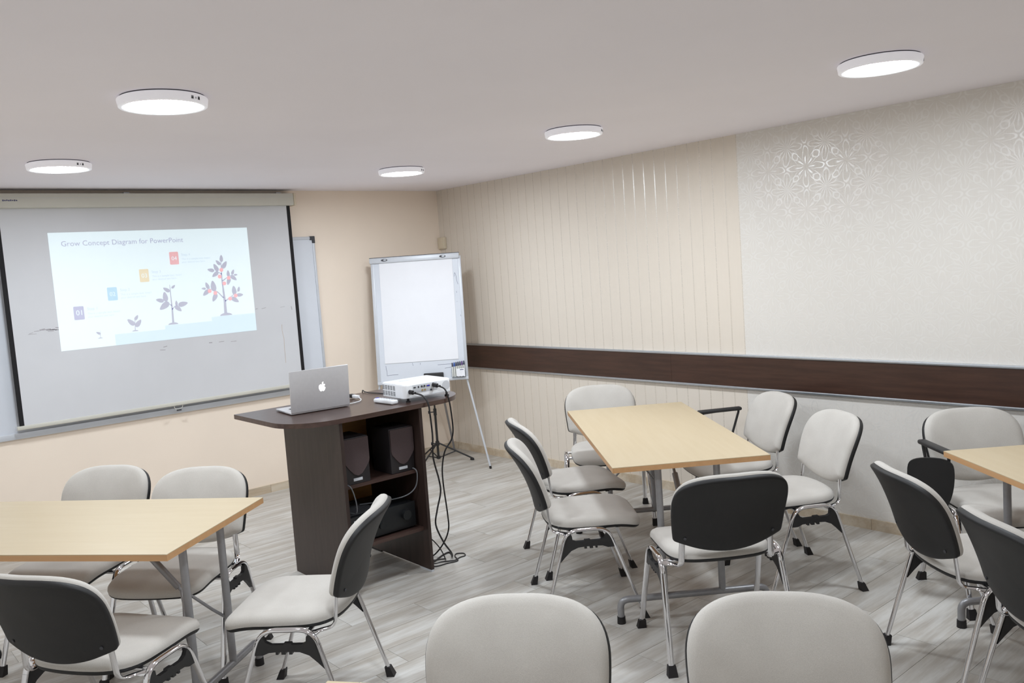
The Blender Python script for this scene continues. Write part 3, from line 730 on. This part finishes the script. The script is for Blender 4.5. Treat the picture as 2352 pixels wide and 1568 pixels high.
# ------------------------------------------------------------------ projector
pj = empty('projector', (-2.040, -2.452, LZ), R(-3), 'white data projector with black plugs in its rear, on the lectern', 'projector')
PWd, PD, z0, z1 = .163, .135, .026, .108
bm = bmesh.new(); bmesh.ops.create_cube(bm, size=1)
for v in bm.verts: v.co = Vector((v.co.x*2*PWd, v.co.y*2*PD, (z0+z1)/2+v.co.z*(z1-z0)))
vert_e = [e for e in bm.edges if abs(e.verts[0].co.z-e.verts[1].co.z) > .01]
bmesh.ops.bevel(bm, geom=vert_e, offset=.024, segments=5, affect='EDGES', profile=.5)
top_e = [e for e in bm.edges if all(v.co.z > z1-.001 for v in e.verts) and len(e.link_faces) == 2 and any(abs(f.normal.z) < .5 for f in e.link_faces)]
bmesh.ops.bevel(bm, geom=top_e, offset=.013, segments=4, affect='EDGES', profile=.5)
bm.verts.index_update()
body = MB().add([v.co.copy() for v in bm.verts], [[v.index for v in f.verts] for f in bm.faces]).build('body', M['projwhite'], pj, smooth=35); bm.free()
pv = MB()
for col in range(5):
    for row in range(2):
        for q in range(6):
            y = .105-col*.031; z = .092-row*.033-q*.0046
            pv.box(-PWd-.0008, -PWd+.001, y-.0115, y+.0115, z-.0011, z+.0011, Matrix.Rotation(0, 4, 'X'))
tag(pv.build('side_vents', M['vent'], pj, smooth=0), kind='stuff')
yb = -PD
pp = MB().rbox(-.105, .062, yb-.001, yb+.002, .050, .098, .001).build('port_panel', M['projgrey'], pj)
for x, z, ww, hh_, mm in ((-.092, .083, .016, .009, 'vent'), (-.066, .083, .010, .012, 'vent'), (.0, .083, .026, .011, 'gold'), (.0, .083, .020, .008, 'blueplastic')):
    dd = .003 if mm == 'blueplastic' else .002
    MB().rbox(x-ww/2, x+ww/2, yb-dd, yb, z-hh_/2, z+hh_/2, .0009).build('port', M[mm], pp)
for x, z, mm in ((-.044, .084, 'vent'), (-.026, .084, 'vent'), (-.042, .062, 'gold'), (-.024, .062, 'gold'), (.018, .056, 'vent')):
    MB().cyl((x, yb, z), (x, yb-.004, z), .0062, 14).build('jack', M[mm], pp)
MB().cyl((.125, yb-.0008, .068), (.125, yb+.002, .068), .027, 32).build('speaker_grille', M['projgrey'], pj)
MB().rbox(-.13, .15, yb-.001, yb+.01, .028, .034, .002).build('lower_ledge', M['projgrey'], pj)
for x, y in ((-.128, -.112), (.140, -.112), (0, .11)):
    f = MB().cyl((x, y, 0), (x, y, .007), .013, 16); f.cyl((x, y, .007), (x, y, .03), .007, 12); f.build('foot', M['rubber'], pj)
MB().rbox(-.09, -.03, .02, .05, z1-.0005, z1+.0012, .0005).build('control_pad', M['projgrey'], pj)
m = MB()
for x, y, a, b in ((-.10, .09, .05, .003), (-.02, .035, .05, .003), (.03, .06, .045, .02)): m.box(x, x+a, y, y+b, z1-.0005, z1+.0006)
m.build('top_marks', M['projgrey'], pj, smooth=0)
MB().cyl((.06, PD-.005, .068), (.06, PD+.012, .068), .034, 32).build('lens_barrel', M['vent'], pj)
MB().cyl((.06, PD+.012, .068), (.06, PD+.014, .068), .026, 32).build('lens', M['glass'], pj)
def Pw(x, y, z):
    c, s = math.cos(R(-3)), math.sin(R(-3)); return (-2.040+x*c-y*s, -2.452+x*s+y*c, LZ+z)
def plugged(name, a, b, pts, r, label):
    root = empty(name, a, 0, label, 'cable'); A = Vector(a)
    rel = [Vector(p)-A for p in pts]
    MB().tube(spline(rel, 8), r, n=8).build('cord', M['cable'], root)
    B = Vector(b)-A; d = B.normalized()
    k = MB().tube([Vector((0, 0, 0)), B*.5, B*.8, B], .0001+.013, .010, axis=(0, 0, 1), n=8); k.build('plug', M['cable'], root)
    MB().tube([B*.9, B+d*.02], .007, n=8).build('strain_relief', M['cable'], root)
a1, b1 = Pw(-.128, yb, .062), Pw(-.122, yb-.030, .060)
plugged('power_cable', a1, b1, [b1, (-2.137, -2.655, 1.040), (-2.122, -2.683, .995), (-2.120, -2.69, .936), (-2.110, -2.684, .806), (-2.112, -2.676, .677), (-2.076, -2.664, .538), (-2.065, -2.655, .456), (-2.092, -2.646, .356), (-2.105, -2.638, .266), (-2.055, -2.629, .150), (-1.985, -2.60, .06), (-1.93, -2.53, .006), (-1.90, -2.46, .005), (-1.96, -2.47, .005), (-2.06, -2.52, .005), (-2.11, -2.50, .006)], .0052, 'black power cable hanging from the projector plug nearest the laptop to the floor')
a2, b2 = Pw(.034, yb, .083), Pw(.044, yb-.034, .078)
plugged('monitor_cable', a2, b2, [b2, (-1.978, -2.655, 1.055), (-1.968, -2.672, 1.00), (-1.955, -2.668, .93), (-1.933, -2.645, .807), (-1.938, -2.625, .74), (-1.977, -2.608, .68), (-1.992, -2.59, .588), (-1.984, -2.573, .478), (-1.957, -2.555, .28), (-1.947, -2.538, .179), (-1.965, -2.50, .09), (-2.0, -2.44, .012), (-2.06, -2.42, .005), (-2.12, -2.44, .006)], .0046, 'black monitor cable looping from the middle of the projector rear to the floor')
cable('loose_cord', [(-2.12, -2.50, .05), (-2.08, -2.545, .006), (-2.03, -2.56, .004), (-1.965, -2.60, .004), (-1.91, -2.585, .004), (-1.872, -2.585, .004), (-1.853, -2.545, .004), (-1.885, -2.515, .004), (-1.92, -2.545, .004), (-1.955, -2.62, .004), (-2.02, -2.61, .004), (-2.09, -2.60, .004), (-2.13, -2.56, .005)], .0034, M['cable'], 'thin black cord lying in a loop on the floor beside the lectern')
cable('loose_cord', [(-2.135, -2.56, .20), (-2.10, -2.59, .16), (-2.06, -2.60, .10), (-2.01, -2.57, .02), (-1.99, -2.53, .005), (-2.05, -2.50, .006), (-2.12, -2.46, .01)], .0034, M['cable'], 'thin black cord dropping from the lectern side panel to the tangle on the floor')
rm = empty('remote_control', (-2.262, -2.455, LZ), R(3), 'white remote control lying beside the projector on the lectern', 'remote')
MB().rbox(-.024, .024, -.095, .095, .001, .026, .009, 3).build('body', M['projwhite'], rm)
for k in range(5):
    for j in (-1, 0, 1): MB().cyl((j*.012, -.06+k*.026, .0255), (j*.012, -.06+k*.026, .0275), .004, 10).build('button', M['projgrey'], rm)
MB().rbox(-.012, .012, .078, .092, .0255, .0272, .0006).build('power_button', M['blueplastic'], rm)
cable('table_cord', [(-2.06, -2.31, 1.03), (-2.06, -2.26, 1.006), (-2.06, -2.18, 1.004), (-2.07, -2.08, 1.004), (-2.10, -2.0, 1.006), (-2.09, -1.93, 1.006), (-2.085, -1.888, .985), (-2.08, -1.88, .7)], .0032, M['cable'], 'thin black cord curling across the lectern top behind the projector')

# ------------------------------------------------------------------ flipchart
Fo = Vector((-.354, -.974, 0)); fr_ = Vector((.763, -.647, 0)).normalized(); nb = Vector((.647, .763, 0)).normalized()
uu = (nb*.15+Vector((0, 0, 1))).normalized(); nn_ = fr_.cross(uu).normalized()       # nn_: towards the room
if nn_.dot(nb) > 0: nn_ = -nn_
fc = empty('flipchart', Fo+fr_*-.5375, 0, 'white flipchart easel holding a blank paper pad in the room corner', 'flipchart')
FB = fc.location.copy()
def FP(r_, u_, n_): return Fo+fr_*r_+uu*u_+nn_*n_-FB
FT = Matrix((fr_, uu, nn_)).transposed().to_4x4(); FT.translation = Fo-FB
def fbox(name, r0, r1, u0, u1, n0, n1, m, rad=0, parent=None):
    b = MB().rbox(r0, r1, u0, u1, n0, n1, rad, 2, FT) if rad else MB().box(r0, r1, u0, u1, n0, n1, FT)
    return b.build(name, m, parent or fc, smooth=40 if rad else 0)
fbox('board', -.925, -.15, .80, 1.88, -.006, .006, M['wboard'])
for r0, r1 in ((-.935, -.905), (-.165, -.138)): fbox('side_frame', r0, r1, .793, 1.885, -.012, .011, M['alu_white'], .004)
fbox('bottom_frame', -.935, -.138, .79, .815, -.012, .014, M['alu_white'], .004)
cb = fbox('clamp_bar', -.942, -.15, 1.860, 1.908, -.012, .026, M['alu_white'], .006)
fbox('bar_top_strip', -.942, -.15, 1.9075, 1.9125, -.008, .020, M['vent'], 0, cb)
for rc_ in (-.81, -.296):
    pts = [(rc_+.028*math.cos(R(a))+(.0 if 0 else 0), 1.884+.010*math.sin(R(a))) for a in range(0, 360, 15)]
    k = MB().prism(pts, lambda x, u, n: FP(x, u, n), .026, .031).build('clip_knob', M['vent'], cb)
    pts = [(rc_+.006+.014*math.cos(R(a)), 1.884+.0055*math.sin(R(a))) for a in range(0, 360, 15)]
    MB().prism(pts, lambda x, u, n: FP(x, u, n), .031, .034).build('clip_slot', M['alu_white'], k)
pd = fbox('paper_pad', -.860, -.214, .974, 1.866, .0062, .011, M['paper'])
m = MB()
rr = random.Random(5)
def scr(pts): ribbon(m, pts, .0022, .0068, lambda x, u, n: FP(x, u, n))
scr([(-.855, .955), (-.848, .90), (-.848, .868), (-.80, .873), (-.75, .872)])
scr([(-.62, .965), (-.617, .94)]); scr([(-.55, .962), (-.552, .945)]); scr([(-.40, .935), (-.33, .934), (-.27, .936)]); scr([(-.34, .90), (-.28, .906)])
scr([(-.206, 1.70), (-.20, 1.735), (-.192, 1.72), (-.184, 1.66), (-.176, 1.63)]); scr([(-.195, 1.57), (-.192, 1.555)]); scr([(-.196, 1.48), (-.193, 1.476)]); scr([(-.17, 1.36), (-.168, 1.345)])
m.build('marker_scribble', M['ink'], fc, smooth=0)
fbox('pen_tray', -.525, -.354, .80, .866, .006, .045, M['shell'], .006)
for sr in (-1, 1):
    c_ = -.5375
    top_r, top_u = c_+sr*.366, 1.0; foot_r = c_+sr*.5375
    a = FP(c_+sr*.375, .84, -.02); b = FP(foot_r, .012, -.002)
    lg = MB().tube([a, b], .009, n=12).build('front_leg', M['alu_white'], fc)
    MB().cyl(FP(foot_r, .0, -.002)+Vector((0, 0, .0)), b+(a-b).normalized()*.012, .0105, 12).build('foot_cap', M['rubber'], lg)
rear_foot = Vector((-.075, -.075, 0))-FB; apex = FP(-.5375, 1.80, -.03)
lg = MB().tube([apex, rear_foot+Vector((0, 0, .01))], .010, n=12).build('rear_leg', M['greymetal'], fc)
MB().cyl(rear_foot, rear_foot+(apex-rear_foot).normalized()*.03, .0125, 12).build('foot_cap', M['greymetal'], lg)
# clear pack of markers on the ledge of the flipchart
mp = empty('marker_pack', FB+FP(-.22, .815, .012), 0, 'clear plastic marker pack with a white card at the flipchart corner', 'marker pack')
def mbox(name, r0, r1, u0, u1, n0, n1, m):
    b = MB().box(r0, r1, u0, u1, n0, n1, FT); b.v = [tuple(Vector(v)-FP(-.22, .815, .012)) for v in b.v]; return b.build(name, m, mp, smooth=0)
mbox('clear_sleeve', -.280, -.164, .8155, .8180, .012, .036, M['clear'])
mbox('clear_sleeve_wall', -.281, -.2795, .8155, .895, .012, .036, M['clear']); mbox('clear_sleeve_wall', -.1645, -.163, .8155, .895, .012, .036, M['clear'])
mbox('white_card', -.238, -.166, .8185, .888, .0345, .0355, M['paper'])
mbox('card_print', -.208, -.176, .874, .880, .0355, .0358, M['ink'])
for q in range(3): mbox('card_print', -.215+q*.006, -.185-q*.004, .856-q*.010, .8575-q*.010, .0355, .0358, M['projgrey'])
for q in range(4): mbox('foot_print', -.27+q*.028, -.262+q*.028+.006*(q == 1), .8185, .8215, .0355, .0358, M['vent'])
DK = {0: 'dark capped marker at the loose end of the flipchart pack beside the blue one', 2: 'dark capped marker next to the blue one, on its card side, in flipchart pack', 3: 'dark capped marker second along from the blue one in the flipchart pack', 4: 'dark capped marker just before the purple one in the flipchart pack', 6: 'dark capped marker past the purple one, against the flipchart side frame'}
caps = ['inkdark', 'inkblue', 'inkdark', 'inkdark', 'inkdark', 'inkpurple', 'inkdark']
for q, cname in enumerate(caps):
    rr_ = -.272+q*.0168; up_ = .942+.002*q
    o = empty('marker_pen', FB+FP(rr_, .8185, .024), 0, {'inkdark': DK.get(q), 'inkblue': 'blue capped marker standing in the clear pack on the flipchart', 'inkpurple': 'purple capped marker standing in the clear pack on the flipchart'}[cname], 'marker', 'markers in the flipchart pack')
    d = uu
    MB().cyl((0, 0, 0), d*(up_-.8185-.035), .0066, 12).build('barrel', M['penbody'], o)
    MB().cyl(d*(up_-.8185-.035), d*(up_-.8185), .0072, 12, .0055).build('cap', M[cname], o)

# ------------------------------------------------------------------ tripod stand with black desk plate
ts = empty('tripod_stand', (-.48, -.38, 0), 0, 'thin black tripod stand behind the lectern, under the flipchart board', 'stand')
MB().cyl((0, 0, .035), (0, 0, .50), .011, 12).build('lower_tube', M['black'], ts)
MB().cyl((0, 0, .48), (0, 0, 1.18), .008, 12).build('upper_tube', M['black'], ts)
k = MB().cyl((0, 0, .44), (0, 0, .50), .015, 14).build('clamp_collar', M['black'], ts)
MB().tube([(0, 0, .47), (-.036, .028, .47)], .005, n=8).add(*(lambda c: (c.v, c.f))(MB().cyl((-.034, .027, .47), (-.048, .038, .47), .013, 12))).build('clamp_knob', M['black'], k)
k = MB().cyl((0, 0, .16), (0, 0, .20), .018, 14).build('leg_collar', M['black'], ts)
MB().tube([(0, 0, .18), (-.036, .028, .18)], .006, n=8).add(*(lambda c: (c.v, c.f))(MB().cyl((-.034, .027, .18), (-.046, .036, .18), .013, 12))).build('collar_knob', M['black'], k)
MB().cyl((0, 0, .04), (0, 0, .062), .020, 14).build('brace_collar', M['black'], ts)
for a in (-38, 82, 202):
    c, s_ = math.cos(R(a)), math.sin(R(a)); rad = .32
    lg = MB().tube([(c*.015, s_*.015, .18), (c*rad, s_*rad, .012)], .0075, n=8).build('leg', M['black'], ts)
    e = Vector((c*rad, s_*rad, 0)); d = Vector((c*.015, s_*.015, .18))-e
    MB().cyl(e, e+d.normalized()*.035, .0115, 10).build('foot_cap', M['rubber'], lg)
    MB().tube([(c*.015, s_*.015, .05), (c*.165, s_*.165, .098)], .0055, n=8).build('brace', M['black'], ts)
MB().tube([(-.02, 0, 1.18), (.02, 0, 1.18)], .012, n=10).build('top_clamp', M['black'], ts)
